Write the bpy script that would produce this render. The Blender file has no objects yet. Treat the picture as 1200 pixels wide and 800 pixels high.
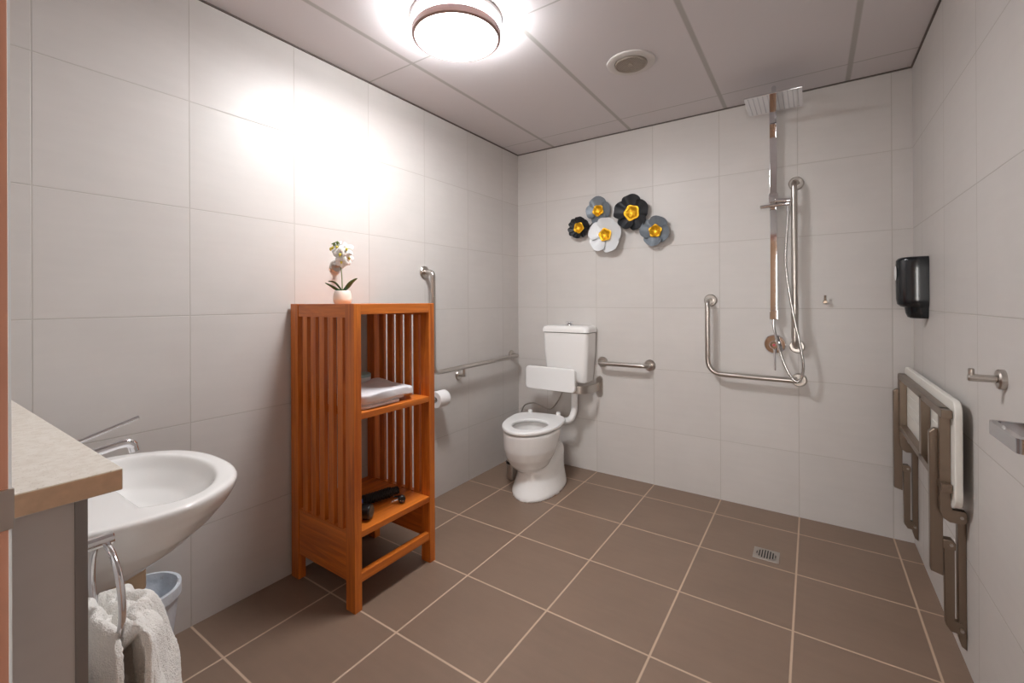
import bpy, bmesh, math, random
from mathutils import Vector, Matrix, noise
PI = math.pi
random.seed(7)
scene = bpy.context.scene
C = scene.collection
V = Vector
W, H = 2.633, 2.655          # room width (x) and ceiling height
YN = -3.08                   # face of the low nib wall
YF = -3.215                  # inner face of the entrance wall

# ------------------------------------------------------------------ helpers
class MB:
    """collects shapes into one mesh"""
    def __init__(s): s.bm = bmesh.new()
    def box(s, x0, x1, y0, y1, z0, z1, bev=0.0, seg=2, mat=None, rot=None):
        b = bmesh.new()
        bmesh.ops.create_cube(b, size=1)
        for v in b.verts:
            v.co = V(((x0+x1)/2 + v.co.x*(x1-x0), (y0+y1)/2 + v.co.y*(y1-y0), (z0+z1)/2 + v.co.z*(z1-z0)))
        if bev > 0:
            bmesh.ops.bevel(b, geom=b.edges[:], offset=bev, segments=seg, profile=.5, affect='EDGES')
        if rot is not None: bmesh.ops.transform(b, matrix=rot, verts=b.verts)
        return s.join(b)
    def join(s, b, M=None):
        if M is not None: bmesh.ops.transform(b, matrix=M, verts=b.verts)
        m = bpy.data.meshes.new('tmp'); b.to_mesh(m); b.free()
        s.bm.from_mesh(m); bpy.data.meshes.remove(m)
        return s
    def rings(s, rings, cap0=True, cap1=True, closed=True):
        """rings: lists of points, all the same length"""
        bm = s.bm
        R = [[bm.verts.new(p) for p in r] for r in rings]
        n = len(R[0])
        for a, b in zip(R, R[1:]):
            for i in range(n if closed else n-1):
                j = (i+1) % n
                try: bm.faces.new((a[i], a[j], b[j], b[i]))
                except ValueError: pass
        if closed:
            if cap0: bm.faces.new(list(reversed(R[0])))
            if cap1: bm.faces.new(R[-1])
        return s
    def tube(s, pts, r, n=14, cap=True, smooth=0):
        P = [V(p) for p in pts]
        if smooth: P = catmull(P, smooth)
        rr = r if isinstance(r, (list, tuple)) else [r]*len(P)
        if len(rr) != len(P):
            rr = [rr[min(len(rr)-1, int(i*len(rr)/len(P)))] for i in range(len(P))]
        up = None; rings = []
        for i, p in enumerate(P):
            t = (P[min(i+1, len(P)-1)] - P[max(i-1, 0)]).normalized()
            if up is None:
                up = t.orthogonal().normalized()
            up = (up - t*up.dot(t)).normalized()
            sd = t.cross(up)
            rings.append([p + (up*math.cos(2*PI*k/n) + sd*math.sin(2*PI*k/n))*rr[i] for k in range(n)])
        return s.rings(rings, cap, cap)
    def cyl(s, a, b, r, r2=None, n=28, bev=0.0):
        a, b = V(a), V(b); r2 = r if r2 is None else r2
        if bev > 0:
            d = (b-a).normalized()*bev
            return s.tube([a, a+d*.001, a+d, b-d, b-d*.001, b], [max(r-bev, 1e-4), max(r-bev, 1e-4), r, r2, max(r2-bev, 1e-4), max(r2-bev, 1e-4)], n)
        return s.tube([a, b], [r, r2], n)
    def lathe(s, prof, c=(0,0,0), n=40, axis='z', cap0=True, cap1=True):
        c = V(c); rings = []
        for r, h in prof:
            ring = []
            for k in range(n):
                a = 2*PI*k/n; u, v = r*math.cos(a), r*math.sin(a)
                ring.append(c + (V((u, v, h)) if axis == 'z' else V((h, u, v)) if axis == 'x' else V((v, h, u))))
            rings.append(ring)
        return s.rings(rings, cap0, cap1)
    def sphere(s, c, r, sc=(1,1,1), n=16, M=None):
        b = bmesh.new(); bmesh.ops.create_uvsphere(b, u_segments=n, v_segments=n//2+2, radius=r)
        for v in b.verts: v.co = V((v.co.x*sc[0], v.co.y*sc[1], v.co.z*sc[2]))
        if M is not None: bmesh.ops.transform(b, matrix=M, verts=b.verts)
        bmesh.ops.translate(b, verts=b.verts, vec=V(c))
        return s.join(b)
    def prism(s, pts, d, bev=0.0, seg=2):
        """extrude polygon pts (3-D, planar) by vector d"""
        b = bmesh.new(); d = V(d)
        f = b.faces.new([b.verts.new(p) for p in pts])
        r = bmesh.ops.extrude_face_region(b, geom=[f])
        bmesh.ops.translate(b, verts=[v for v in r['geom'] if isinstance(v, bmesh.types.BMVert)], vec=d)
        bmesh.ops.recalc_face_normals(b, faces=b.faces)
        if bev: bmesh.ops.bevel(b, geom=b.edges[:], offset=bev, segments=seg, profile=.5, affect='EDGES')
        return s.join(b)
    def build(s, name, mat, parent=None, angle=40, recalc=True, weighted=True):
        bm = s.bm
        if recalc: bmesh.ops.recalc_face_normals(bm, faces=bm.faces)
        lim = math.radians(angle)
        for e in bm.edges:
            e.smooth = len(e.link_faces) == 2 and e.calc_face_angle(0) < lim
        for f in bm.faces: f.smooth = True
        me = bpy.data.meshes.new(name); bm.to_mesh(me); bm.free()
        if mat: me.materials.append(mat)
        o = bpy.data.objects.new(name, me); C.objects.link(o)
        if weighted:
            wn = o.modifiers.new('normals', 'WEIGHTED_NORMAL'); wn.keep_sharp = True
        if parent:
            o.parent = parent
            if parent.type == 'EMPTY' or parent.matrix_world != Matrix():
                o.matrix_parent_inverse = Matrix.Translation(-base_of(parent))
        return o
def base_of(p):
    b = V((0,0,0))
    while p: b += V(p.location); p = p.parent
    return b
def catmull(P, k):
    out = []
    for i in range(len(P)-1):
        p0, p1, p2, p3 = P[max(i-1,0)], P[i], P[i+1], P[min(i+2,len(P)-1)]
        for j in range(k):
            t = j/k
            out.append(.5*((2*p1)+(p2-p0)*t+(2*p0-5*p1+4*p2-p3)*t*t+(3*p1-p0-3*p2+p3)*t**3))
    out.append(P[-1]); return out
def bend(P, r, k=7):
    """polyline with rounded corners"""
    P = [V(p) for p in P]; out = [P[0]]
    for i in range(1, len(P)-1):
        a, b, c = P[i-1], P[i], P[i+1]
        rr = min(r, (a-b).length*.49, (c-b).length*.49)
        s, e = b+(a-b).normalized()*rr, b+(c-b).normalized()*rr
        for j in range(k+1):
            t = j/k; out.append(s*(1-t)**2 + b*2*t*(1-t) + e*t*t)
    out.append(P[-1]); return out
def tag(o, label=None, cat=None, group=None, kind=None):
    if label: o['label'] = label
    if cat: o['category'] = cat
    if group: o['group'] = group
    if kind: o['kind'] = kind
    return o
def thing(name, label, cat, loc, group=None):
    o = bpy.data.objects.new(name, None); C.objects.link(o)
    o.location = loc; o.empty_display_size = .05
    return tag(o, label, cat, group)
def rrect(x0, x1, z0, z1, r, k=6):
    out = []
    for cx, cz, a0 in ((x1-r, z1-r, 0), (x0+r, z1-r, 90), (x0+r, z0+r, 180), (x1-r, z0+r, 270)):
        for j in range(k+1):
            a = math.radians(a0 + 90*j/k); out.append((cx+r*math.cos(a), cz+r*math.sin(a)))
    return out

# ---------------------------------------------------------------- materials
def lin(c):
    return tuple((x/12.92 if x <= .04045 else ((x+.055)/1.055)**2.4) for x in [v/255 for v in c]) + (1,)
def newmat(name):
    m = bpy.data.materials.new(name); m.use_nodes = True
    nt = m.node_tree; b = nt.nodes['Principled BSDF']
    return m, nt, b
def pm(name, rgb, rough=.5, metal=0., spec=.5, bump=None, coat=0., sheen=0., trans=0., sss=0., var=None):
    m, nt, b = newmat(name)
    b.inputs['Base Color'].default_value = lin(rgb)
    b.inputs['Roughness'].default_value = rough
    b.inputs['Metallic'].default_value = metal
    b.inputs['Specular IOR Level'].default_value = spec
    b.inputs['Coat Weight'].default_value = coat
    b.inputs['Sheen Weight'].default_value = sheen
    b.inputs['Transmission Weight'].default_value = trans
    if sss:
        b.inputs['Subsurface Weight'].default_value = sss; b.inputs['Subsurface Radius'].default_value = (.01,.008,.006)
    N = nt.nodes; L = nt.links
    geo = N.new('ShaderNodeNewGeometry')
    if var:   # small procedural tone variation (scale, amount)
        n = N.new('ShaderNodeTexNoise'); n.inputs['Scale'].default_value = var[0]; n.inputs['Detail'].default_value = 4
        L.new(geo.outputs['Position'], n.inputs['Vector'])
        mx = N.new('ShaderNodeMix'); mx.data_type = 'RGBA'; mx.blend_type = 'MULTIPLY'
        mx.inputs[0].default_value = 1; mx.inputs[6].default_value = lin(rgb)
        mr = N.new('ShaderNodeMapRange'); mr.inputs[3].default_value = 1-var[1]; mr.inputs[4].default_value = 1+var[1]
        L.new(n.outputs['Fac'], mr.inputs[0]); L.new(mr.outputs[0], mx.inputs[7]); L.new(mx.outputs[2], b.inputs['Base Color'])
    if bump:  # (scale, strength, distance)
        n = N.new('ShaderNodeTexNoise'); n.inputs['Scale'].default_value = bump[0]; n.inputs['Detail'].default_value = 3
        L.new(geo.outputs['Position'], n.inputs['Vector'])
        bp = N.new('ShaderNodeBump'); bp.inputs['Strength'].default_value = bump[1]; bp.inputs['Distance'].default_value = bump[2]
        L.new(n.outputs['Fac'], bp.inputs['Height']); L.new(bp.outputs['Normal'], b.inputs['Normal'])
    return m
def mth(nt, op, a, b=None, c=None):
    n = nt.nodes.new('ShaderNodeMath'); n.operation = op
    for i, x in enumerate((a, b, c)):
        if x is None: continue
        if isinstance(x, (int, float)): n.inputs[i].default_value = x
        else: nt.links.new(x, n.inputs[i])
    return n.outputs[0]
def grid(nt, comp, off, pitch):
    """distance in metres to the nearest joint of a grid, and the cell index"""
    t = mth(nt, 'DIVIDE', mth(nt, 'SUBTRACT', comp, off), pitch)
    fr = mth(nt, 'FRACT', t); fr = mth(nt, 'MINIMUM', fr, mth(nt, 'SUBTRACT', 1.0, fr))
    return mth(nt, 'MULTIPLY', fr, pitch), mth(nt, 'FLOOR', t)
def tile_mat(name, axes, offs, pitch, base, grout, rough, gw=.0035, var=.05, streak=0.05, mott=3.0, widths=None, bumpd=.0012, spec=.5, grough=.8):
    m, nt, b = newmat(name); N = nt.nodes; L = nt.links
    geo = N.new('ShaderNodeNewGeometry'); sep = N.new('ShaderNodeSeparateXYZ'); L.new(geo.outputs['Position'], sep.inputs[0])
    d = []; ids = []
    for k, ax in enumerate(axes):
        dd, ii = grid(nt, sep.outputs['XYZ'.index(ax)], offs[k], pitch[k])
        w = widths[k] if widths else gw
        mr = N.new('ShaderNodeMapRange'); mr.interpolation_type = 'SMOOTHSTEP'
        mr.inputs[1].default_value = w*.35; mr.inputs[2].default_value = w*.75
        L.new(dd, mr.inputs[0]); d.append(mr.outputs[0]); ids.append(ii)
    tile = mth(nt, 'MULTIPLY', d[0], d[1])
    # tone per tile + mottling + faint streaks
    cmb = N.new('ShaderNodeCombineXYZ'); L.new(ids[0], cmb.inputs[0]); L.new(ids[1], cmb.inputs[1])
    wn = N.new('ShaderNodeTexWhiteNoise'); wn.noise_dimensions = '3D'; L.new(cmb.outputs[0], wn.inputs[0])
    vm = N.new('ShaderNodeVectorMath'); vm.operation = 'MULTIPLY_ADD'
    L.new(wn.outputs['Color'], vm.inputs[0]); vm.inputs[1].default_value = (9,9,9); L.new(geo.outputs['Position'], vm.inputs[2])
    n1 = N.new('ShaderNodeTexNoise'); n1.inputs['Scale'].default_value = mott; n1.inputs['Detail'].default_value = 6; n1.inputs['Roughness'].default_value = .6
    L.new(vm.outputs[0], n1.inputs['Vector'])
    mp = N.new('ShaderNodeMapping'); sc = [3, 3, 3]; sc['XYZ'.index(axes[1])] = 26
    mp.inputs['Scale'].default_value = sc; L.new(vm.outputs[0], mp.inputs[0])
    n2 = N.new('ShaderNodeTexNoise'); n2.inputs['Scale'].default_value = 1.3; n2.inputs['Detail'].default_value = 5; L.new(mp.outputs[0], n2.inputs['Vector'])
    tone = mth(nt, 'ADD', 1.0, mth(nt, 'MULTIPLY', mth(nt, 'SUBTRACT', n1.outputs['Fac'], .5), var*4))
    tone = mth(nt, 'ADD', tone, mth(nt, 'MULTIPLY', mth(nt, 'SUBTRACT', n2.outputs['Fac'], .5), streak*4))
    tone = mth(nt, 'ADD', tone, mth(nt, 'MULTIPLY', mth(nt, 'SUBTRACT', wn.outputs['Value'], .5), var*.6))
    mx = N.new('ShaderNodeMix'); mx.data_type = 'RGBA'; mx.blend_type = 'MULTIPLY'; mx.inputs[0].default_value = 1
    mx.inputs[6].default_value = lin(base); L.new(tone, mx.inputs[7])
    mg = N.new('ShaderNodeMix'); mg.data_type = 'RGBA'; mg.inputs[6].default_value = lin(grout)
    L.new(tile, mg.inputs[0]); L.new(mx.outputs[2], mg.inputs[7]); L.new(mg.outputs[2], b.inputs['Base Color'])
    mrr = N.new('ShaderNodeMapRange'); mrr.inputs[3].default_value = grough; mrr.inputs[4].default_value = rough
    L.new(tile, mrr.inputs[0]); L.new(mrr.outputs[0], b.inputs['Roughness'])
    b.inputs['Specular IOR Level'].default_value = spec
    n3 = N.new('ShaderNodeTexNoise'); n3.inputs['Scale'].default_value = 60; n3.inputs['Detail'].default_value = 3; L.new(geo.outputs['Position'], n3.inputs['Vector'])
    hgt = mth(nt, 'ADD', mth(nt, 'MULTIPLY', tile, 1.0), mth(nt, 'MULTIPLY', n3.outputs['Fac'], .06))
    bp = N.new('ShaderNodeBump'); bp.inputs['Strength'].default_value = .6; bp.inputs['Distance'].default_value = bumpd
    L.new(hgt, bp.inputs['Height']); L.new(bp.outputs['Normal'], b.inputs['Normal'])
    return m
def wood_mat(name, axis, c1=(224,128,44), c2=(172,82,22)):
    m, nt, b = newmat(name); N = nt.nodes; L = nt.links
    geo = N.new('ShaderNodeNewGeometry'); mp = N.new('ShaderNodeMapping')
    sc = [38, 38, 38]; sc['xyz'.index(axis)] = 2.2
    mp.inputs['Scale'].default_value = sc; L.new(geo.outputs['Position'], mp.inputs[0])
    n = N.new('ShaderNodeTexNoise'); n.inputs['Scale'].default_value = 1; n.inputs['Detail'].default_value = 6; n.inputs['Roughness'].default_value = .6; n.inputs['Distortion'].default_value = .6
    L.new(mp.outputs[0], n.inputs['Vector'])
    cr = N.new('ShaderNodeValToRGB'); cr.color_ramp.elements[0].position = .3; cr.color_ramp.elements[0].color = lin(c2)
    cr.color_ramp.elements[1].position = .68; cr.color_ramp.elements[1].color = lin(c1)
    L.new(n.outputs['Fac'], cr.inputs[0]); L.new(cr.outputs[0], b.inputs['Base Color'])
    b.inputs['Roughness'].default_value = .38; b.inputs['Coat Weight'].default_value = .15; b.inputs['Coat Roughness'].default_value = .3
    bp = N.new('ShaderNodeBump'); bp.inputs['Strength'].default_value = .25; bp.inputs['Distance'].default_value = .0006
    L.new(n.outputs['Fac'], bp.inputs['Height']); L.new(bp.outputs['Normal'], b.inputs['Normal'])
    return m
WALL = (204,199,195); GROUT = (188,182,176)
CX, PX = .2929, .45          # column joints along x
CY, PY = -.2395, .4552       # column joints along y
CZ, PZ = .4039, .45          # rows
M = {}
M['wall_x'] = tile_mat('wall_tile_side', 'YZ', (CY, CZ), (PY, PZ), WALL, GROUT, .42, var=.035, streak=.016)
M['wall_y'] = tile_mat('wall_tile_back', 'XZ', (CX, CZ), (PX, PZ), WALL, GROUT, .42, var=.035, streak=.016)
M['nib'] = tile_mat('wall_tile_nib', 'YZ', (YF-.2, .45), (PY, .6), WALL, GROUT, .36, var=.035, streak=.016)
M['floor'] = tile_mat('floor_tile', 'XY', (CX, CY), (PX, PY), (130,108,92), (190,164,142), .42, gw=.0075, var=.07, streak=.035, mott=4.5, bumpd=.001)
M['ceiling'] = tile_mat('ceiling_panel', 'XY', (.365, -.235), (.66, 1.365), (214,209,210), (180,177,174), .75, var=.006, streak=0, widths=(.022, .008), bumpd=.0006, spec=.3)
M['steel'] = pm('brushed_steel', (190,184,178), .28, 1., bump=(220,.12,.0003))
M['seatsteel'] = pm('satin_seat_steel', (142,127,113), .33, 1.)
M['chrome'] = pm('chrome', (225,225,228), .06, 1.)
M['darkgap'] = pm('dark_gap', (22,21,20), .6)
M['ceramic'] = pm('white_ceramic', (236,234,232), .12, coat=.4)
M['plastic'] = pm('white_plastic', (238,237,236), .3)
M['seatwhite'] = pm('white_seat_panel', (232,229,222), .35)
M['black'] = pm('black_gloss', (12,18,24), .2, coat=.3)
M['blackmat'] = pm('black_plastic', (16,16,17), .32)
M['rubber'] = pm('black_rubber', (12,12,12), .5, bump=(300,.3,.0005))
M['wz'] = wood_mat('teak_vertical', 'z'); M['wy'] = wood_mat('teak_lengthwise', 'y'); M['wx'] = wood_mat('teak_crosswise', 'x')
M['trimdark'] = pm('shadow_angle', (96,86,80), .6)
M['alu'] = pm('tile_edge_trim', (146,142,140), .4, .5)
M['stone'] = None
M['towel'] = pm('white_terry', (250,246,240), .95, sheen=.4, bump=(420,.9,.004), var=(60,.05))
M['cotton'] = pm('white_cotton', (222,220,224), .9, sheen=.3, bump=(350,.5,.0015))
M['pot'] = pm('ivory_pot', (238,228,218), .4, var=(40,.04))
M['leaf'] = pm('orchid_leaf', (46,82,40), .4, var=(50,.25))
M['stem'] = pm('orchid_stem', (108,128,70), .5)
M['petal'] = pm('orchid_petal', (245,243,240), .55, sss=.2)
M['yellow'] = pm('orchid_yellow', (214,196,70), .5)
M['gold'] = pm('gold_leaf', (226,172,38), .35, .75, bump=(90,.8,.004), var=(70,.25))
M['fl_black'] = pm('charcoal_metal', (44,46,50), .42, .3, var=(40,.12))
M['fl_dark'] = pm('black_metal', (30,32,36), .42, .3)
M['fl_grey'] = pm('blue_grey_metal', (112,120,128), .42, .3, var=(50,.12))
M['fl_white'] = pm('white_metal', (214,216,218), .42, .1)
M['door'] = pm('brown_door_frame', (168,120,100), .5, var=(14,.1))
M['doorpale'] = pm('pale_door_seal', (200,206,210), .5)
M['bin'] = pm('white_bin', (212,214,220), .4)
M['liner'] = pm('bin_liner', (226,232,240), .35, trans=.15, bump=(26,.6,.01))
M['trap'] = pm('cream_trap', (212,190,162), .4)
M['teal'] = pm('pale_teal_lid', (160,196,196), .4)
M['grille'] = pm('vent_grille', (168,158,146), .5)
M['ventwhite'] = pm('vent_white', (205,200,196), .5)
M['duct'] = pm('vent_duct', (88,80,74), .6)
M['bronze'] = pm('dark_mesh', (104,88,72), .4, .6)
M['rack'] = pm('polished_rack', (205,207,212), .16, 1.)
M['paper'] = pm('toilet_paper', (238,236,236), .95, bump=(200,.3,.001))
M['blue'] = pm('blue_tag', (50,110,190), .5)
M['red'] = pm('hot_mark', (190,60,80), .4)
M['ring'] = pm('light_trim_ring', (156,124,118), .4)
M['pinmark'] = pm('wall_plug', (140,132,126), .6)
M['hose'] = pm('hose_steel', (200,198,196), .2, 1.)
M['hall'] = pm('hall_wall', (196,170,146), .6, var=(3,.04))
M['fill_glow'], _nt, _b = newmat('added_fill_glow')  # glow of the unseen panel added to fill the room with light
_b.inputs['Emission Color'].default_value = (1,.98,.95,1); _b.inputs['Emission Strength'].default_value = 13.0
M['glow'], _nt, _b = newmat('light_diffuser')
_b.inputs['Base Color'].default_value = (.9,.9,.9,1); _b.inputs['Emission Color'].default_value = (.97,.985,1.0,1); _b.inputs['Emission Strength'].default_value = 74.0
# speckled stone
def stone():
    m, nt, b = newmat('speckled_stone'); N = nt.nodes; L = nt.links
    geo = N.new('ShaderNodeNewGeometry')
    n = N.new('ShaderNodeTexNoise'); n.inputs['Scale'].default_value = 60; n.inputs['Detail'].default_value = 8; L.new(geo.outputs['Position'], n.inputs['Vector'])
    cr = N.new('ShaderNodeValToRGB'); e = cr.color_ramp.elements
    e[0].position = .25; e[0].color = lin((214,204,190)); e[1].position = .6; e[1].color = lin((230,223,213))
    L.new(n.outputs['Fac'], cr.inputs[0])
    v = N.new('ShaderNodeTexVoronoi'); v.inputs['Scale'].default_value = 160; L.new(geo.outputs['Position'], v.inputs['Vector'])
    lt = mth(nt, 'LESS_THAN', v.outputs['Distance'], .16)
    mx = N.new('ShaderNodeMix'); mx.data_type = 'RGBA'; L.new(mth(nt, 'MULTIPLY', lt, .5), mx.inputs[0]); L.new(cr.outputs[0], mx.inputs[6]); mx.inputs[7].default_value = lin((150,128,108))
    L.new(mx.outputs[2], b.inputs['Base Color']); b.inputs['Roughness'].default_value = .3
    return m
M['stone'] = stone()
M['stonedge'] = pm('stone_edge', (216,184,152), .55, var=(45,.22))

# --------------------------------------------------------------- room shell
def struct(o, label=None): o['kind'] = 'structure'; return o
T = .12
struct(MB().box(-T, W+.35, -5.72, T, -.08, 0).build('floor', M['floor']))
struct(MB().box(-T, W+T, -3.36, T, H, H+.08).build('ceiling', M['ceiling']))
struct(MB().box(-T, 0, YF-.15, T, 0, H).build('wall_left', M['wall_x']))
struct(MB().box(0, W, 0, T, 0, H).build('wall_back', M['wall_y']))
struct(MB().box(W, W+T, YF-.15, T, 0, H).build('wall_right', M['wall_x']))
wf = MB()
JX0, JX1, JZ = 1.40, 2.42, 2.12
wf.box(0, JX0-.05, YF-.15, YF, 0, H); wf.box(JX1+.05, W, YF-.15, YF, 0, H); wf.box(JX0-.05, JX1+.05, YF-.15, YF, JZ+.05, H)
struct(wf.build('wall_front', M['wall_y']))
dj = MB()
dj.box(JX0-.05, JX0, YF-.16, YF+.013, 0, JZ, .002); dj.box(JX1, JX1+.05, YF-.16, YF+.013, 0, JZ, .002); dj.box(JX0-.05, JX1+.05, YF-.16, YF+.013, JZ, JZ+.05, .002)
door = struct(dj.build('door_1', M['door']))
MB().box(JX0-.002, JX0+.0015, YF+.0112, YF+.0136, 0, JZ).build('door_seal', M['doorpale'], door)
sp = MB(); sp.box(JX0-.004, JX0+.004, YF-.05, YF+.0155, 1.100, 1.146, .001); sp.build('strike_plate', M['steel'], door)
# dark shadow angles where walls meet the ceiling
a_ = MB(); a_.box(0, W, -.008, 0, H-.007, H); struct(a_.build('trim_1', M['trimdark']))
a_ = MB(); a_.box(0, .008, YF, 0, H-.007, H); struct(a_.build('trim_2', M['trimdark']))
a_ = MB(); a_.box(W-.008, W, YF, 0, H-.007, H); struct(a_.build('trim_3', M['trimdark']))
# entrance hall behind the camera: an unseen glowing panel is added at its end for fill light
hl = MB()
hl.box(.62, .74, -5.72, YF-.15, 0, H); hl.box(2.86, 2.98, -5.72, YF-.15, 0, H)
hl.box(.74, 2.86, -5.72, -5.6, 0, .75); hl.box(.74, 2.86, -5.72, -5.6, 2.15, H); hl.box(.74, 1.88, -5.72, -5.6, .75, 2.15); hl.box(2.80, 2.86, -5.72, -5.6, .75, 2.15)
struct(hl.build('wall_hall', M['hall']))
struct(MB().box(.62, 2.98, -5.72, -3.36, H, H+.08).build('ceiling_hall', M['plastic']))
wn_ = struct(MB().box(1.88, 2.80, -5.68, -5.66, .75, 2.15).build('fill_panel_1', M['fill_glow']))
c = MB(); c.box(1.88, 1.93, -5.66, -5.59, .75, 2.15); c.box(2.75, 2.80, -5.66, -5.59, .75, 2.15); c.box(1.88, 2.80, -5.66, -5.59, .75, .80); c.box(1.88, 2.80, -5.66, -5.59, 2.10, 2.15); c.box(2.32, 2.36, -5.66, -5.60, .75, 2.15)
c.build('fill_panel_frame', M['plastic'], wn_)  # frame round the added glowing panel
# low nib wall carrying the basin, and its stone ledge
NX = 1.125
nib = struct(MB().box(0, NX, YF, YN, 0, 1.032).build('wall_nib', M['nib']))
MB().box(NX-.012, NX+.0025, YN-.014, YN+.0025, 0, 1.032, .001).build('edge_trim', M['alu'], nib)
lt = thing('stone_ledge', 'speckled cream stone ledge top on the low tiled wall by the doorway', 'ledge', (.58, (YF+YN)/2, 1.031))
MB().box(0.001, 1.165, YF+.001, -3.04, 1.0325, 1.07, .002).build('ledge_slab', M['stone'], lt)
MB().box(1.1648, 1.1662, YF+.004, -3.042, 1.0345, 1.068).build('cut_edge', M['stonedge'], lt)

# ----------------------------------------------------------- ceiling fittings
LX, LY = .81, -1.745
t = thing('ceiling_light', 'round glowing white ceiling light with thin pinkish trim ring', 'light', (LX, LY, H))
MB().lathe([(.0, 0), (.205, 0), (.212, -.006), (.208, -.016), (.2, -.02), (0, -.02)], (LX, LY, H), 64).build('base_pan', M['plastic'], t)
MB().lathe([(.19, -.0205), (.194, -.04), (.192, -.068), (.189, -.078), (.18, -.081), (.1, -.083), (.0005, -.084)], (LX, LY, H), 64).build('diffuser', M['glow'], t)
MB().lathe([(.1945, -.053), (.2005, -.053), (.204, -.060), (.2025, -.084), (.194, -.089), (.1885, -.088), (.1885, -.082), (.1935, -.074)], (LX, LY, H), 64, cap0=False, cap1=False).build('trim_ring', M['ring'], t)
VX, VY = 1.352, -.935
t = thing('ceiling_vent', 'round white ceiling exhaust vent with fine striped grille', 'vent', (VX, VY, H))
v = MB(); v.lathe([(.128, -.001), (.126, -.008), (.11, -.013), (.088, -.010), (.083, -.003), (.083, -.0005)], (VX, VY, H), 56, cap0=False, cap1=False); v.build('flange', M['ventwhite'], t)
v = MB(); v.lathe([(.0, -.002), (.083, -.002)], (VX, VY, H), 48, cap0=False, cap1=False); v.build('duct_back', M['duct'], t)
v = MB()
for k in range(-10, 11):
    x = k*.0078; L2 = math.sqrt(max(.0795**2-x*x, 1e-5))
    v.box(VX+x-.0027, VX+x+.0027, VY-L2, VY+L2, H-.014, H-.004)
v.lathe([(.0775, -.004), (.0775, -.017), (.083, -.017), (.083, -.004)], (VX, VY, H), 48, cap0=False, cap1=False)
v.lathe([(.0, -.017), (.012, -.017), (.012, -.010), (0, -.010)], (VX, VY, H), 24)
v.build('grille', M['grille'], t)

# --------------------------------------------------------------- grab rails
def flange(mb, c, axis, sgn, r=.042, th=.012):
    prof = [(0, 0), (r, 0), (r, .006*1), (r*.86, th), (0, th)]
    mb.lathe([(a, b*sgn) for a, b in prof], c, 32, axis)
RR = .0165
def rail(name, label, pts, ends, br=.05, group=None):
    t = thing(name, label, 'grab rail', V(ends[0][0]), group)
    MB().tube(bend(pts, br), RR, 18).build('rail', M['steel'], t)
    for c, ax, sg in ends:
        f = MB(); flange(f, c, ax, sg); f.build('wall_flange', M['steel'], t)
    return t
rail('grab_rail', 'short horizontal steel grab rail on the back wall beside the toilet', [(.795, 0, .876), (.795, -.08, .876), (1.165, -.08, .878), (1.165, 0, .878)], [((.795,0,.876),'y',-1), ((1.165,0,.878),'y',-1)], .045)
rail('grab_rail', 'L-shaped steel grab rail left of the shower mixer', [(1.585, 0, 1.358), (1.579, -.08, 1.352), (1.579, -.08, .866), (2.095, -.08, .862), (2.095, 0, .858)], [((1.585,0,1.358),'y',-1), ((2.095,0,.858),'y',-1)], .10)
g = rail('grab_rail', 'tall vertical steel grab rail right of the shower column', [(2.09, 0, 2.087), (2.076, -.08, 2.085), (2.076, -.08, 1.07), (2.09, 0, 1.068)], [((2.085,0,2.085),'y',-1), ((2.085,0,1.068),'y',-1)], .05)
MB().cyl((2.076,-.08,1.38), (2.076,-.08,1.12), .0185, n=18).build('sleeve', M['steel'], g)
g = rail('grab_rail', 'right-angled steel grab rail on the left wall behind the wooden shelf', [(0, -1.155, 1.555), (.08, -1.155, 1.555), (.08, -1.15, .882), (.08, -.118, .893), (0, -.118, .893)], [((0,-1.155,1.555),'x',1), ((0,-.118,.893),'x',1)], .055)
b_ = MB(); flange(b_, (0,-.81,.815), 'x', 1, .036); b_.tube(bend([(.0,-.81,.815), (.06,-.81,.815), (.08,-.84,.825), (.08,-.84,.882)], .03), .0105, 12); b_.build('mid_bracket', M['steel'], g)

# ----------------------------------------------------------------- shower
t = thing('shower_column', 'chrome shower column with square rain head and looped hose', 'shower', (1.965, 0, 1.24))
c = MB(); c.box(1.945, 1.985, -.062, -.044, 1.29, 2.56, .003)
c.build('column', M['chrome'], t)
c = MB()
for z in (1.42, 2.42): c.cyl((1.965, 0, z), (1.965, -.046, z), .016, n=20)
c.build('wall_mount', M['chrome'], t)
c = MB(); c.tube(bend([(1.965,-.053,2.54), (1.965,-.053,2.60), (1.985,-.31,2.60), (1.985,-.31,2.53)], .03), .012, 16); c.cyl((1.985,-.31,2.545), (1.985,-.31,2.512), .02, n=24, bev=.004)
c.build('head_arm', M['chrome'], t)
hd = MB().box(1.845, 2.125, -.45, -.17, 2.503, 2.512, .0015).build('rain_head', M['chrome'], t)
c = MB()
for i in range(11):
    for j in range(9):
        x = 1.865+i*.024; y = -.43+j*.030
        c.lathe([(0,-.0012),(.0024,-.0012),(.0030,0)], (x, y, 2.503), 8, cap0=False, cap1=False)
c.build('spray_nozzles', M['blackmat'], hd)
c = MB(); c.box(1.938, 1.992, -.07, -.04, 1.972, 2.03, .004); c.build('slider_block', M['chrome'], t)
c = MB(); c.cyl((1.895,-.10,1.942), (2.03,-.10,1.948), .0125, n=20, bev=.003); c.cyl((2.03,-.10,1.948), (2.053,-.10,1.95), .017, n=20, bev=.003); c.box(1.95, 1.98, -.10, -.055, 1.935, 1.955, .003)
c.build('handset_holder', M['chrome'], t)
c = MB(); c.box(1.975, 2.06, -.112, -.09, 1.962, 1.982, .004); c.cyl((2.047,-.10,1.97), (2.047,-.10,1.90), .0105, n=16); c.build('handset', M['chrome'], t)
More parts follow.
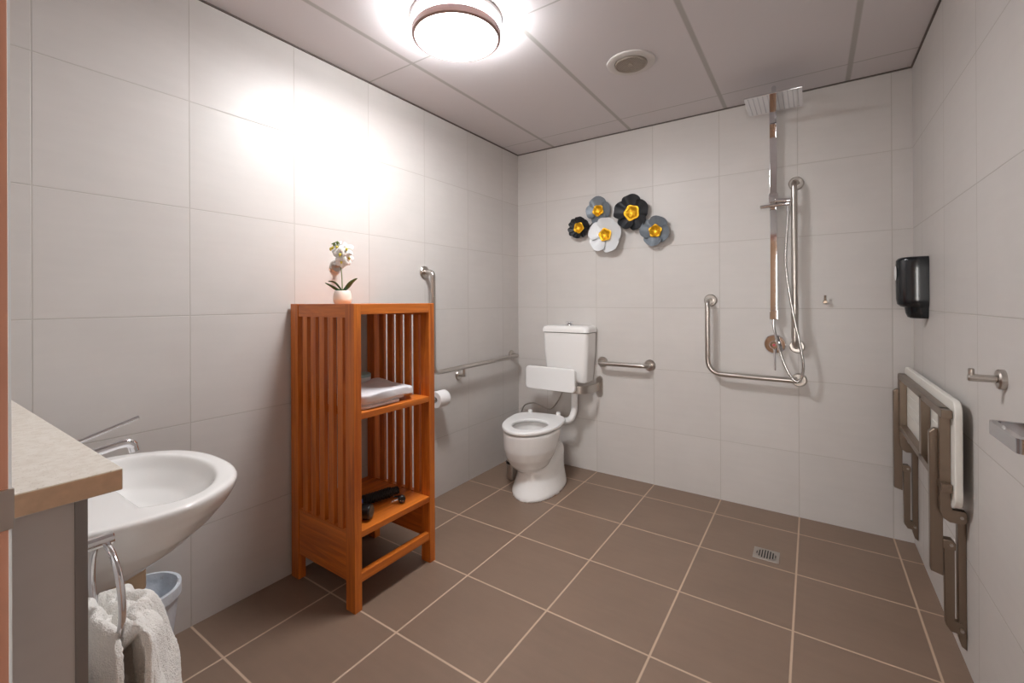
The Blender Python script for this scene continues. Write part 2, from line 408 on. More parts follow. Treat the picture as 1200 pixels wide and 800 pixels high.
c = MB(); c.box(1.942, 1.988, -.066, -.036, 1.235, 1.292, .003); c.cyl((1.962,-.055,1.237), (1.962,-.055,1.20), .010, n=16); c.build('hose_outlet', M['chrome'], t)
hp = [(1.962,-.055,1.21), (1.972,-.075,1.15), (1.998,-.10,1.04), (2.035,-.112,.93), (2.072,-.115,.872), (2.098,-.115,.868), (2.115,-.115,.91), (2.118,-.115,.98), (2.104,-.112,1.08), (2.068,-.108,1.28), (2.037,-.103,1.50), (2.031,-.10,1.64), (2.043,-.10,1.84), (2.047,-.10,1.91)]
MB().tube(hp, .0078, 12, smooth=8).build('hose', M['hose'], t)
t = thing('shower_mixer', 'round chrome shower mixer tap with pin lever below the column', 'mixer tap', (1.965, 0, 1.075))
c = MB(); c.lathe([(0,0),(.062,0),(.062,-.006),(.056,-.012),(0,-.012)], (1.965,0,1.075), 44, 'y'); c.build('wall_plate', M['chrome'], t)
c = MB(); c.cyl((1.965,-.012,1.075), (1.965,-.07,1.075), .026, n=32, bev=.004); c.build('mixer_body', M['chrome'], t)
c = MB(); c.cyl((1.967,-.06,1.052), (1.972,-.085,.918), .0065, .0055, n=14, bev=.001); c.build('lever', M['chrome'], t)
c = MB(); c.lathe([(0,-.0706),(.008,-.0706),(.008,-.07)], (1.965,0,1.075), 14, 'y', cap1=False); c.build('temperature_mark', M['red'], t)
t = thing('wall_hook', 'tiny chrome peg on the back wall right of the shower', 'hook', (2.23, 0, 1.345))
c = MB(); c.cyl((2.23,0,1.345), (2.23,-.04,1.345), .011, n=20, bev=.002); c.cyl((2.23,-.032,1.35), (2.23,-.032,1.385), .006, n=14, bev=.001); c.build('peg', M['seatsteel'], t)
t = thing('floor_drain', 'square metal floor drain in the shower area', 'drain', (1.956, -.585, 0))
c = MB(); c.box(1.896, 2.016, -.647, -.527, .0002, .003, .001); c.build('drain_frame', M['steel'], t)
c = MB(); c.lathe([(0,.0032),(.047,.0032),(.049,.0026)], (1.956,-.587,0), 36, cap0=False, cap1=False); c.build('drain_sump', M['darkgap'], t)
c = MB()
for k in range(-3, 4):
    x = k*.0125; l = math.sqrt(.046**2-x*x); c.box(1.956+x-.0032, 1.956+x+.0032, -.587-l, -.587+l, .0033, .0045)
c.lathe([(.046,.0033),(.046,.0048),(.05,.0048),(.05,.0033)], (1.956,-.587,0), 36, cap0=False, cap1=False)
c.build('drain_grate', M['steel'], t)

# ------------------------------------------------------ folding shower seat
t = thing('folding_shower_seat', 'white folding shower seat with steel frame folded against the right wall', 'shower seat', (W, -.6, .1))
def yz(x, pts): return [(x, y, z) for y, z in pts]
R_ = rrect(-1.105, -.06, .60, .99, .045, 7)
pn = MB().prism(yz(2.584, R_), (.022, 0, 0), .005, 3).build('seat_panel', M['seatwhite'], t)
c = MB()
for z in (.74, .79, .84, .89):
    c.box(2.5815, 2.5842, -.60, -.16, z, z+.014, .001); c.box(2.5815, 2.5842, -1.0, -.75, z, z+.014, .001)
c.build('panel_rib', M['seatwhite'], t)
c = MB()
FX0, FX1 = 2.552, 2.582
c.box(FX0, FX1, -1.085, -.10, .925, .955, .002)
c.box(FX0, FX1, -1.085, -.10, .655, .685, .002)
for y in (-.115, -.70): c.box(FX0, FX1, y-.022, y+.022, .67, .94, .002)
c.build('seat_frame', M['seatsteel'], t)
def xz_plate(mb, pts, y0, th=.026, bev=.002): mb.prism([(x, y0, z) for x, z in pts], (0, th, 0), bev, 2)
def leg_set(y, zt):
    # frame upright ending in a hook that turns back to the wall
    c = MB()
    hook = [(2.553,.955),(2.583,.955),(2.583,.60),(2.588,.585),(2.622,.585),(2.626,.575),(2.626,.548),(2.618,.538),(2.58,.538),(2.562,.55),(2.553,.575)]
    xz_plate(c, hook, y-.052, .026); c.build('side_upright', M['seatsteel'], t)
    c = MB()   # folded support leg
    xz_plate(c, [(2.533,.33),(2.568,.32),(2.568,.825),(2.596,.825),(2.596,.865),(2.545,.87),(2.53,.855)], y-.018, .03, .0025)
    c.build('support_leg', M['seatsteel'], t)
    c = MB()   # lower link, hinged to the leg and to the wall plate
    xz_plate(c, [(2.571,.43),(2.60,.43),(2.60,.16),(2.624,.155),(2.627,.125),(2.622,.115),(2.588,.118),(2.574,.14)], y-.014, .026, .002)
    xz_plate(c, [(2.566,.46),(2.592,.462),(2.602,.45),(2.602,.425),(2.566,.425)], y-.022, .034, .003)
    c.build('lower_link', M['seatsteel'], t)
    c = MB(); xz_plate(c, [(2.606,.57),(2.6325,.57),(2.6325,.06),(2.618,.07),(2.61,.10),(2.609,.5)], y-.01, .034, .003)
    c.build('wall_plate', M['seatsteel'], t)
    for x, z in ((2.588,.845),(2.589,.444),(2.617,.135),(2.612,.562)):
        c = MB(); c.cyl((x, y-.054 if z == .562 else y-.026, z), (x, y+.01, z), .0055, n=12); c.build('hinge_pin', M['steel'], t)
leg_set(-1.0, 0); leg_set(-.10, 0)

# --------------------------------------------------------------- right wall
t = thing('soap_dispenser', 'glossy black soap dispenser on the right wall near the corner', 'soap dispenser', (W, -.35, 1.26))
c = MB()
def dring(z, dx, dy, y0=-.35):
    return [(W-.001, y0+dy, z)] + [(W-.001-dx*math.sin(PI*k/20)**.7, y0+dy*math.cos(PI*k/20), z) for k in range(1, 20)] + [(W-.001, y0-dy, z)]
lv = [(1.568,.095,.050),(1.563,.108,.056),(1.552,.116,.060),(1.50,.118,.061),(1.36,.116,.061),(1.335,.112,.059),(1.322,.098,.054),(1.318,.084,.049),(1.29,.080,.046),(1.27,.072,.04),(1.264,.06,.034)]
c.rings([dring(z, dx, dy) for z, dx, dy in lv]); c.build('dispenser_shell', M['black'], t)
c = MB(); c.sphere((W-.118, -.35, 1.49), .03, (.14, .85, 1.25), 20); c.build('view_window', M['plastic'], t)
t = thing('robe_hook', 'brushed steel robe hook on the right wall above the chrome frame', 'hook', (W, -1.405, 1.12))
c = MB(); c.lathe([(0,0),(.03,0),(.03,-.012),(.026,-.016),(0,-.016)], (W,-1.405,1.12), 32, 'x'); c.build('back_plate', M['steel'], t)
c = MB(); c.cyl((W-.014,-1.405,1.12), (W-.078,-1.405,1.12), .011, n=22, bev=.003); c.cyl((W-.07,-1.405,1.122), (W-.07,-1.405,1.148), .0075, n=16, bev=.002); c.build('hook_arm', M['steel'], t)
t = thing('robe_hook', 'brushed steel robe hook on the left wall behind the orchid', 'hook', (0, -1.825, 1.56))
c = MB(); c.lathe([(0,0),(.034,0),(.034,.012),(.03,.016),(0,.016)], (0,-1.83,1.553), 32, 'x'); c.build('back_plate', M['steel'], t)
c = MB(); c.cyl((.014,-1.83,1.558), (.085,-1.83,1.558), .012, n=22, bev=.003); c.cyl((.075,-1.83,1.56), (.075,-1.83,1.592), .008, n=16, bev=.002); c.build('hook_arm', M['steel'], t)
t = thing('chrome_wall_frame', 'chrome rectangular wall rail at the right edge below the robe hook', 'wall rail', (W, -1.80, 1.03))
fr = MB()
o_ = rrect(2.53, 2.626, -1.895, -1.70, .014, 4); i_ = rrect(2.543, 2.618, -1.882, -1.713, .008, 4)
fr.rings([[(x,y,1.022) for x,y in o_],[(x,y,1.055) for x,y in o_],[(x,y,1.0555) for x,y in i_],[(x,y,1.0215) for x,y in i_],[(x,y,1.022) for x,y in o_]], False, False)
fr.build('frame_band', M['rack'], t, angle=30)
c = MB(); c.box(2.624, W, -1.82, -1.775, 1.018, 1.06, .002); c.build('wall_mount', M['steel'], t)

# ------------------------------------------------------------------ toilet
A_ = math.radians(11.3); P0 = V((.425, -.26, 0))
FD, SD = V((math.sin(A_), -math.cos(A_), 0)), V((math.cos(A_), math.sin(A_), 0))
def tl(s, w, z): p = P0 + FD*s + SD*w; return V((p.x, p.y, z))
def egg(z, sf, sb, hw, n=48, p=2.0, off=0.0, pk=.42):
    """egg outline: sf front, sb back, widest at pk from back"""
    out = []; sm = sb + (sf-sb)*pk
    for k in range(n):
        a = 2*PI*k/n; ca, sa = math.cos(a), math.sin(a)
        L = (sf-sm) if ca > 0 else (sm-sb); q = 2/ p
        s = sm + L*math.copysign(abs(ca)**(q if ca < 0 else 1.0), ca)
        w = hw*math.copysign(abs(sa)**(q if ca < 0 else 1.0), sa)
        out.append(tl(s, w+off, z))
    return out
t = thing('toilet', 'white accessible toilet with open lidless seat and cistern on the back wall', 'toilet', (.50, -.5, 0))
def meshify(mb, vox, name, mat, parent, smooth=4):
    tmp = mb.build('tmp', None, weighted=False)
    md = tmp.modifiers.new('r', 'REMESH'); md.mode = 'VOXEL'; md.voxel_size = vox; md.use_smooth_shade = True
    ms = tmp.modifiers.new('s', 'SMOOTH'); ms.iterations = smooth; ms.factor = .5
    dg = bpy.context.evaluated_depsgraph_get()
    me = bpy.data.meshes.new_from_object(tmp.evaluated_get(dg)); me.name = name
    bpy.data.objects.remove(tmp)
    for p in me.polygons: p.use_smooth = True
    me.materials.clear(); me.materials.append(mat)
    o = bpy.data.objects.new(name, me); C.objects.link(o); o.parent = parent
    o.matrix_parent_inverse = Matrix.Translation(-base_of(parent))
    return o
pan = MB()
outer = [(.15,.42,.29,.075),(.168,.455,.25,.105),(.205,.495,.215,.140),(.26,.53,.175,.170),(.32,.548,.125,.190),(.38,.556,.06,.200),(.43,.56,.035,.204),(.445,.558,.038,.202)]
inner = [(.445,.51,.15,.140),(.40,.505,.16,.134),(.33,.48,.19,.110),(.28,.44,.22,.08),(.262,.40,.25,.05)]
pan.rings([egg(*a, off=-.014) for a in outer] + [egg(*a, off=-.010) for a in inner])
ped = [(0,.535,-.03,.182),(.02,.53,-.03,.181),(.06,.495,-.03,.170),(.11,.46,-.03,.157),(.16,.44,-.03,.152),(.20,.39,-.03,.150),(.235,.30,-.03,.146),(.262,.24,-.025,.137),(.283,.20,-.015,.118),(.296,.16,.005,.088)]
pan.rings([egg(z, sf, sb, hw, p=2.6, off=.022) for z, sf, sb, hw in ped])
pan.rings([egg(z, .12, -.09, hw, p=2.4, off=.0) for z, hw in ((.24,.05),(.30,.055),(.38,.065),(.425,.08),(.434,.078))])
po = meshify(pan, .0065, 'pan', M['ceramic'], t, 6)
# seat ring
st = MB()
def seatr(z, d): return egg(z, .568-d, .005+d, .212-d, p=3.6, pk=.40, off=-.016)
def holer(z, d): return egg(z, .485+d, .185-d, .128+d, p=2.0, pk=.45, off=-.012)
st.rings([seatr(.452,.006), seatr(.458,0), seatr(.470,0), seatr(.477,.008), holer(.476,.006), holer(.469,0), holer(.458,0), holer(.452,.004), seatr(.452,.006)], False, False)
st.build('seat', M['plastic'], t, angle=60)
for w in (-.125, .108):
    c = MB(); a = tl(.018, w, .47); c.cyl((a.x,a.y,.455), (a.x,a.y,.497), .017, n=24, bev=.004); c.build('hinge_cap', M['plastic'], t)
# cistern
c = MB()
def cr(z, x0, x1, y0, r=.035):
    pts = rrect(x0, x1, y0, -.003, r, 6); return [(x, y, z) for x, y in pts]
c.rings([cr(.722,.395,.715,-.165,.03), cr(.728,.385,.725,-.172), cr(.80,.375,.732,-.182), cr(.95,.362,.744,-.19), cr(1.105,.357,.749,-.194), cr(1.108,.36,.746,-.191)])
ci = c.build('cistern', M['ceramic'], t, angle=50)
c = MB(); c.rings([cr(1.111,.356,.750,-.195), cr(1.113,.349,.757,-.203), cr(1.135,.349,.757,-.203), cr(1.152,.356,.750,-.196), cr(1.162,.372,.735,-.18), cr(1.165,.40,.71,-.15)])
c.build('cistern_lid', M['ceramic'], t, angle=60)
c = MB(); c.lathe([(0,0),(.034,0),(.034,.006),(.028,.010),(.016,.012),(.014,.018),(.02,.021),(.034,.024),(.036,.028),(.03,.031),(0,.031)], (.555,-.10,1.163), 28); c.build('flush_button', M['chrome'], t)
c = MB(); c.tube(bend([(.615,-.14,.724), (.615,-.14,.50), (.60,-.17,.425), tl(-.06,.06,.40), tl(.02,.02,.40)], .06), .025, 20); c.build('flush_pipe', M['plastic'], t)
c = MB(); c.tube([(.50,-.10,.724), (.47,-.09,.60), (.40,-.06,.50), (.34,-.05,.455), (.26,-.05,.47), (.18,-.05,.485), (.10,-.05,.46),(.05,-.025,.40),(.04,-.012,.36)], .0055, 10, smooth=6); c.build('water_hose', M['steel'], t)
# backrest
t = thing('padded_backrest', 'white padded backrest on a steel arm in front of the cistern', 'backrest', (.77, 0, .68))
c = MB(); pts = rrect(.245, .682, .660, .840, .03, 6)
c.rings([[(x, -.245, z) for x, z in rrect(.251,.676,.666,.834,.027,6)], [(x,-.25,z) for x,z in pts], [(x,-.268,z) for x,z in pts], [(x,-.274,z) for x,z in rrect(.252,.675,.667,.833,.026,6)]])
c.build('back_pad', M['plastic'], t, angle=60)
c = MB(); pth = catmull([V(p) for p in [(.765,-.01,0),(.765,-.09,0),(.755,-.16,0),(.72,-.215,0),(.65,-.238,0),(.56,-.24,0),(.46,-.24,0)]], 6)
rr = []
for i, p in enumerate(pth):
    tn = (pth[min(i+1,len(pth)-1)]-pth[max(i-1,0)]).normalized(); nn = V((-tn.y, tn.x, 0))*.004
    rr.append([V((p.x+nn.x,p.y+nn.y,.652)), V((p.x-nn.x,p.y-nn.y,.652)), V((p.x-nn.x,p.y-nn.y,.712)), V((p.x+nn.x,p.y+nn.y,.712))])
c.rings(rr); c.box(.36, .60, -.246, -.236, .68, .76, .001)
c.build('support_arm', M['steel'], t, angle=30)
c = MB(); c.prism([(x,-.001,z) for x,z in rrect(.740,.795,.60,.765,.027,8)], (0,-.010,0), .002); c.build('wall_plate', M['steel'], t)
# toilet brush holder
t = thing('toilet_brush_holder', 'steel toilet brush holder with black band left of the toilet base', 'toilet brush', (.25,-.478,0))
c = MB(); c.lathe([(0,0),(.04,0),(.043,.004),(.043,.118),(0,.118)], (.25,-.478,0), 32); c.build('holder_cup', M['steel'], t)
c = MB(); c.lathe([(0,.118),(.047,.118),(.047,.132),(.043,.136),(0,.136)], (.25,-.478,0), 32); c.build('black_band', M['blackmat'], t)
c = MB(); c.lathe([(0,.136),(.041,.136),(.041,.215),(.03,.228),(.009,.232),(.009,.37),(.006,.375),(0,.375)], (.25,-.478,0), 32); c.build('brush_handle', M['steel'], t)
# toilet roll on its holder
t = thing('toilet_roll_holder', 'steel toilet roll holder on the left wall beside the shelf', 'toilet roll holder', (0, -1.06, .70))
c = MB(); c.lathe([(0,0),(.026,0),(.026,.01),(0,.012)], (0,-1.15,.705), 28, 'x'); c.tube(bend([(.008,-1.15,.705), (.075,-1.15,.705), (.075,-1.03,.705)], .02), .008, 12); c.build('holder_arm', M['steel'], t)
rl = thing('toilet_roll', 'white toilet roll on the holder just right of the wooden shelf', 'toilet roll', (.075,-1.09,.705))
c = MB(); c.lathe([(.02,-1.135),(.054,-1.135),(.056,-1.131),(.056,-1.044),(.054,-1.04),(.02,-1.04),(.02,-1.135)], (.075,0,.70), 40, 'y', False, False); c.build('roll', M['paper'], rl)

# ---------------------------------------------------------- flower wall art
t = thing('metal_flower_art', 'cluster of five metal flowers with gold centres on the back wall', 'wall art', (.9, 0, 1.95))
def flower(x, z, r, mat, petals, seed, y, rot=0., label=None, cr_=.2, depth=.035, rip=.0, wide=1.25, notch=.10):
    """overlapping curved metal petals round a gold cup"""
    mb = MB(); rnd = random.Random(seed)
    for k in range(petals):
        a0 = rot + 2*PI*k/petals + rnd.uniform(-.06, .06); hw = PI/petals*wide; rk = r*rnd.uniform(.93, 1.04)
        top = []; na, nr = 16, 9
        for i in range(nr+1):
            f = i/nr; row = []
            for j in range(na+1):
                tt = j/na*2-1; a = a0 + hw*tt*(1 if f > .15 else 1)
                lim = rk*(1-notch*abs(tt)**2.5 - .16*max(0, abs(tt)-.6)**1.2*2) * (1+.018*math.sin(7*tt+seed+k))
                q = max(lim*f, .004)
                dz = depth*(.15*f+.85*f**1.7) + (.006+.05*r)*tt*f + rip*math.cos(tt*PI*2.5+k)*f*f + .010*f*(1-tt*tt)
                row.append(V((x+q*math.cos(a), y-.004-dz, z+q*math.sin(a))))
            top.append(row)
        bm = mb.bm
        A = [[bm.verts.new(p) for p in row] for row in top]; B2 = [[bm.verts.new(p+V((0,.0022,0))) for p in row] for row in top]
        for i in range(nr):
            for j in range(na):
                bm.faces.new((A[i][j],A[i][j+1],A[i+1][j+1],A[i+1][j])); bm.faces.new((B2[i][j],B2[i+1][j],B2[i+1][j+1],B2[i][j+1]))
        for i in range(nr):
            for j in (0, na): bm.faces.new((A[i][j],A[i+1][j],B2[i+1][j],B2[i][j]))
        for j in range(na):
            for i in (0, nr): bm.faces.new((A[i][j],A[i][j+1],B2[i][j+1],B2[i][j]))
    o = mb.build('flower', M[mat], t, angle=50)
    if label: o['label'] = label
    g = MB(); g2 = []
    for i in range(8):
        f = i/7; ring = []
        for k in range(30):
            a = 2*PI*k/30; q = r*cr_*(1+.08*math.cos(5*a+seed)); 
            h = [0,.014,.024,.027,.022,.014,.010,.009][i]; q2 = q*[.7,1.05,1.15,1.0,.8,.55,.3,.02][i]
            ring.append((x+q2*math.cos(a), y-.004-h, z+q2*math.sin(a)))
        g2.append(ring)
    g.rings(g2); g.build('gold_centre', M['gold'], o, angle=60)
    return o
flower(.614, 1.945, .092, 'fl_dark', 6, 1, -.022, .3, 'small black flower', .41, .022, rip=.005)
flower(.775, 2.066, .108, 'fl_grey', 4, 2, -.010, 1.57, 'grey-blue upper flower', .36, .018, rip=.002, notch=.22)
flower(1.045, 2.018, .137, 'fl_black', 5, 3, -.012, 1.57, 'large charcoal flower', .37, .032, rip=.006, notch=.16)
flower(.846, 1.866, .140, 'fl_white', 5, 4, -.045, 1.45, 'white flower', .31, .026, rip=.0, notch=.12)
flower(1.224, 1.863, .108, 'fl_grey', 4, 5, -.028, 1.2, 'grey-blue right flower', .37, .022, rip=.002, notch=.2)
c = MB(); c.tube([(.614,-.006,1.945),(.70,-.006,1.96),(.775,-.006,2.06),(.846,-.006,1.87),(1.045,-.006,2.02),(1.224,-.006,1.865)], .004, 8, smooth=5)
for x, z, y in ((.614,1.945,-.022),(.846,1.868,-.045),(1.224,1.865,-.03),(1.045,2.02,-.012),(.775,2.068,-.012)): c.cyl((x,0,z), (x,y-.006,z), .006, n=10)
c.build('wire_frame', M['fl_dark'], t)

# ------------------------------------------------------------ wooden shelf
SX0, SX1, SY0, SY1, SH = .015, .515, -2.09, -1.595, 1.35
t = thing('wooden_shelf', 'orange-brown slatted wooden shelf unit against the left wall', 'shelf', (.265,-1.84,0))
PWX, PWY = .062, .038
for x0, x1 in ((SX0, SX0+PWX), (SX1-PWX, SX1)):
    for y0, y1 in ((SY0, SY0+PWY), (SY1-PWY, SY1)):
        MB().box(x0, x1, y0, y1, 0.0, SH-.0005, .002).build('leg', M['wz'], t)
ix0, ix1 = SX0+PWX, SX1-PWX
for y0, y1 in ((SY0+.004, SY0+.030), (SY1-.030, SY1-.004)):
    MB().box(ix0, ix1, y0, y1, SH-.062, SH-.001, .0015).build('top_rail', M['wx'], t)
    MB().box(ix0, ix1, y0, y1, .125, .345, .0015).build('side_board', M['wx'], t)
    sw, gp = .0400, .0294
    for k in range(5):
        x = ix0 + gp + k*(sw+gp)
        MB().box(x, x+sw, y0+.0035, y1-.0035, .344, SH-.060, .0015).build('slat', M['wz'], t)
iy0, iy1 = SY0+PWY, SY1-PWY
MB().box(SX1-.035, SX1-.001, iy0, iy1, SH-.048, SH-.001, .0015).build('front_rail', M['wy'], t)
MB().box(SX0+.001, SX0+.03, iy0, iy1, SH-.048, SH-.001, .0015).build('back_rail', M['wy'], t)
MB().box(SX0+.032, SX1-.037, iy0-.006, iy1+.006, SH-.022, SH-.001, .001).build('top_board', M['wy'], t)
MB().box(SX0+.004, SX1-.002, iy0, iy1, .838, .866, .002).build('shelf_board', M['wy'], t)
MB().box(SX0+.004, SX1-.002, iy0, iy1, .318, .346, .002).build('shelf_board', M['wy'], t)
MB().box(SX1-.036, SX1-.004, iy0, iy1, .118, .158, .004).build('stretcher', M['wy'], t)
MB().box(SX0+.004, SX0+.036, iy0, iy1, .25, .318, .004).build('back_stretcher', M['wy'], t)

# orchid
OX, OY, OZ = .30, -1.995, SH
t = thing('potted_orchid', 'small white artificial orchid in ivory pot on top of the wooden shelf', 'plant', (OX, OY, OZ))
MB().lathe([(0,0),(.034,0),(.040,.006),(.0425,.022),(.0405,.045),(.036,.060),(.034,.062),(.031,.060),(.031,.052),(0,.052)], (OX,OY,OZ), 40).build('pot', M['pot'], t)
stp = [(OX,OY,OZ+.05),(OX-.003,OY,OZ+.12),(OX-.008,OY-.002,OZ+.18),(OX-.012,OY-.004,OZ+.23),(OX-.004,OY-.004,OZ+.27),(OX-.016,OY-.012,OZ+.295),(OX-.04,OY-.03,OZ+.285)]
MB().tube(stp, .0024, 8, smooth=6).build('flower_stem', M['stem'], t)
RV, FV = V((.828,.56,0)), V((-.56,.828,0)); Z = V((0,0,1))
def leaf(path, wid, mat='leaf'):
    P = catmull([V(p) for p in path], 6); n = len(P); rings = []
    for i, p in enumerate(P):
        f = i/(n-1); w = wid*math.sin(PI*min(.04+f*.96, .985))**.7
        tn = (P[min(i+1,n-1)]-P[max(i-1,0)]).normalized(); sd = tn.cross(FV*.35+Z*.9).normalized()
        up = sd.cross(tn)
        rings.append([p+sd*w*a+up*(abs(a)*w*.35-.0008) for a in (-1,-.5,0,.5,1)] + [p+sd*w*a+up*(abs(a)*w*.35+.0008) for a in (1,.5,0,-.5,-1)])
    MB().rings(rings).build('leaf', M[mat], t, angle=70)
B = V((OX,OY,OZ+.055))
leaf([B, B+RV*.022+Z*.018, B+RV*.045+Z*.045, B+RV*.072+Z*.066], .013)
leaf([B, B-RV*.018+Z*.022, B-RV*.04+Z*.044, B-RV*.068+Z*.052], .013)
leaf([B, B-RV*.022+Z*.010-FV*.02, B-RV*.046+Z*.026-FV*.03, B-RV*.07+Z*.042-FV*.03], .015)
def bloom(c, nrm, s, rot):
    n = V(nrm).normalized(); u = n.orthogonal().normalized(); v = n.cross(u); mb = MB()
    for k in range(5):
        a = rot+2*PI*k/5; d = u*math.cos(a)+v*math.sin(a); e = n.cross(d); wide = 1.0 if k in (1,4) else .72
        rings = []
        for i in range(9):
            f = i/8; w = s*.40*wide*math.sin(PI*(.06+.92*f))**.6
            p = c + d*s*f + n*(s*.20*math.sin(f*PI*.8)-.1*s*f)
            rings.append([p+e*w*q-n*(abs(q)**2*s*.10) for q in (-1,-.6,0,.6,1)]+[p+e*w*q-n*(abs(q)**2*s*.10+.0008) for q in (1,.6,0,-.6,-1)])
        mb.rings(rings)
    o = mb.build('flower', M['petal'], t, angle=80)
    m2 = MB(); m2.sphere(c+n*s*.22, s*.17, (1,1,1), 12); m2.sphere(c+n*s*.3-Z*s*.14, s*.10, (1,1,1.3), 10); m2.build('flower_centre', M['yellow'], o)
K_ = V((OX-.005,OY,OZ))
bloom(K_+V((0,0,.232))-FV*.012, -FV*1+Z*.1, .040, .3)
bloom(K_+RV*.026+V((0,0,.258))-FV*.008, -FV*.9+RV*.5+Z*.2, .038, 1.0)
bloom(K_-RV*.016+V((0,0,.268))-FV*.006, -FV*.9-RV*.3+Z*.4, .036, .0)
bloom(K_+RV*.004+V((0,0,.20))-FV*.006, -FV*1-Z*.2, .034, .8)
bloom(K_+RV*.028+V((0,0,.218))+FV*.01, -FV*.6+RV*.9, .034, .5)
for dx, dz in ((-.042,.268),(-.036,.285),(-.052,.262),(-.02,.292)):
    MB().sphere(K_+RV*dx+Z*dz, .0075, (.8,.8,1.2), 10).build('bud', M['yellow' if dz < .28 else 'stem'], t)

# folded towel
def slab(mb, x0, x1, y0, y1, z0, z1, seed, sag=.0, amp=.004):
    """soft folded layer with rounded long edges"""
    nx, ny = 22, 26; r = (z1-z0)/2
    rings = []
    for j in range(ny+1):
        y = y0+(y1-y0)*j/ny; e = min(j, ny-j)/ny; cut = .05*max(0, 1-e*7)**2; sh = r*min(1, (.55+e*9))
        ring = []
        m = 36
        for k in range(m):
            a = 2*PI*k/m; ca, sa = math.cos(a), math.sin(a)
            hx = (x1-x0)/2-r-cut
            x = (x0+x1)/2 + math.copysign(hx*min(1, abs(ca)*1.35), ca) + r*ca
            z = (z0+z1)/2 + sh*math.copysign(abs(sa)**.45, sa)
            nz = noise.noise(V((x*9+seed, y*9, seed)))*amp*(1.6 if sa > 0 else .2)
            ring.append((x + noise.noise(V((seed, y*7, z*20)))*amp*1.3, y, z+nz + sag*((y-y0)/(y1-y0))*(1 if sa > 0 else .0)))
        rings.append(ring)
    mb.rings(rings)
tw = thing('folded_towel', 'folded white towel on the middle shelf of the wooden unit', 'towel', (.37,-1.88,.866))
c = MB(); slab(c, .19, .480, -2.035, -1.775, .867, .882, 2, amp=.002); slab(c, .185, .472, -2.03, -1.735, .881, .896, 5, amp=.002); c.build('bottom_fold', M['cotton'], tw, angle=70)
c = MB(); slab(c, .19, .495, -2.04, -1.69, .893, .941, 9, sag=-.004, amp=.012); c.build('top_fold', M['cotton'], tw, angle=70)
# canister behind
cn = thing('round_canister', 'white round canister with pale teal lid behind the folded towel', 'canister', (.11,-1.765,.866))
MB().lathe([(0,.0005),(.062,.0005),(.065,.005),(.065,.085),(.0,.085)], (.11,-1.765,.866), 40).build('canister_body', M['plastic'], cn)
MB().lathe([(0,.085),(.066,.085),(.066,.098),(.06,.103),(0,.103)], (.11,-1.765,.866), 40).build('canister_lid', M['teal'], cn)
# hair dryer on lower shelf
HZ = .346
hd = thing('hair_dryer', 'black hair dryer with bundled cord on the bottom shelf', 'hair dryer', (.4,-1.95,HZ))
e0, e1 = V((.462,-1.962,HZ+.037)), V((.352,-2.018,HZ+.038))
ax = (e1-e0).normalized()
MB().tube([e0, e0+ax*.004, e0+ax*.03, e0+ax*.08, e1], [.031,.034,.0335,.035,.036], 28).build('barrel', M['blackmat'], hd)
gr = MB(); gr.tube([e0-ax*.001, e0-ax*.003], [.026,.024], 24)
u_ = ax.orthogonal().normalized(); w_ = ax.cross(u_)
for k in range(-3, 4):
    l = math.sqrt(.024**2-(k*.007)**2); p = e0-ax*.0045+u_*k*.007; gr.cyl(p-w_*l, p+w_*l, .0011, n=6)
    p = e0-ax*.0045+w_*k*.007; gr.cyl(p-u_*l, p+u_*l, .0011, n=6)
gr.build('outlet_grille', M['bronze'], hd)
MB().tube([(.37,-2.012,HZ+.030),(.34,-1.97,HZ+.022),(.33,-1.93,HZ+.021)], [.021,.02,.018], 16, smooth=4).build('handle', M['blackmat'], hd)
co = MB()
path = catmull([V(p) for p in [(.305,-1.95,HZ+.031),(.325,-1.89,HZ+.031),(.34,-1.83,HZ+.031),(.35,-1.765,HZ+.029),(.355,-1.71,HZ+.024)]], 26)
for q in range(2):
    pts = []
    for i, p in enumerate(path):
        a = i*.9+q*PI; tn = (path[min(i+1,len(path)-1)]-path[max(i-1,0)]).normalized(); sd = tn.cross(Z)
        rr_ = .023 if i < 85 else .017
        pts.append(p + sd*math.cos(a)*rr_ + Z*math.sin(a)*rr_*.95)
    co.tube(pts, .0048, 8)
co.tube(path, .019, 10)
co.build('cord_bundle', M['rubber'], hd, angle=60)
c = MB(); p = V((.345,-1.935,HZ+.048)); c.box(p.x-.014,p.x+.016,p.y-.007,p.y+.007,p.z-.012,p.z+.010,.002); c.build('cord_tag', M['blue'], hd)
pl = MB(); p0 = V((.447,-1.762,HZ+.020)); d_ = (V((.56,-.828,0))*.8+V((.3,0,.1))).normalized()
pl.cyl(p0+d_*.016, p0-d_*.012, .0175, .018, n=24, bev=.003); pl.tube([p0-d_*.01, p0-d_*.035, V((.39,-1.765,HZ+.015))], [.011,.007,.005], 12, smooth=4)
pl.build('plug', M['blackmat'], hd)
c = MB()
for k in (-1, 1): c.cyl(p0+d_*.015+RV*.006*k, p0+d_*.030+RV*.006*k, .0022, n=8)
c.tube([(.415,-1.80,HZ+.008),(.43,-1.79,HZ+.016),(.44,-1.77,HZ+.02)], .006, 8); c.build('plug_pin', M['chrome'], hd)

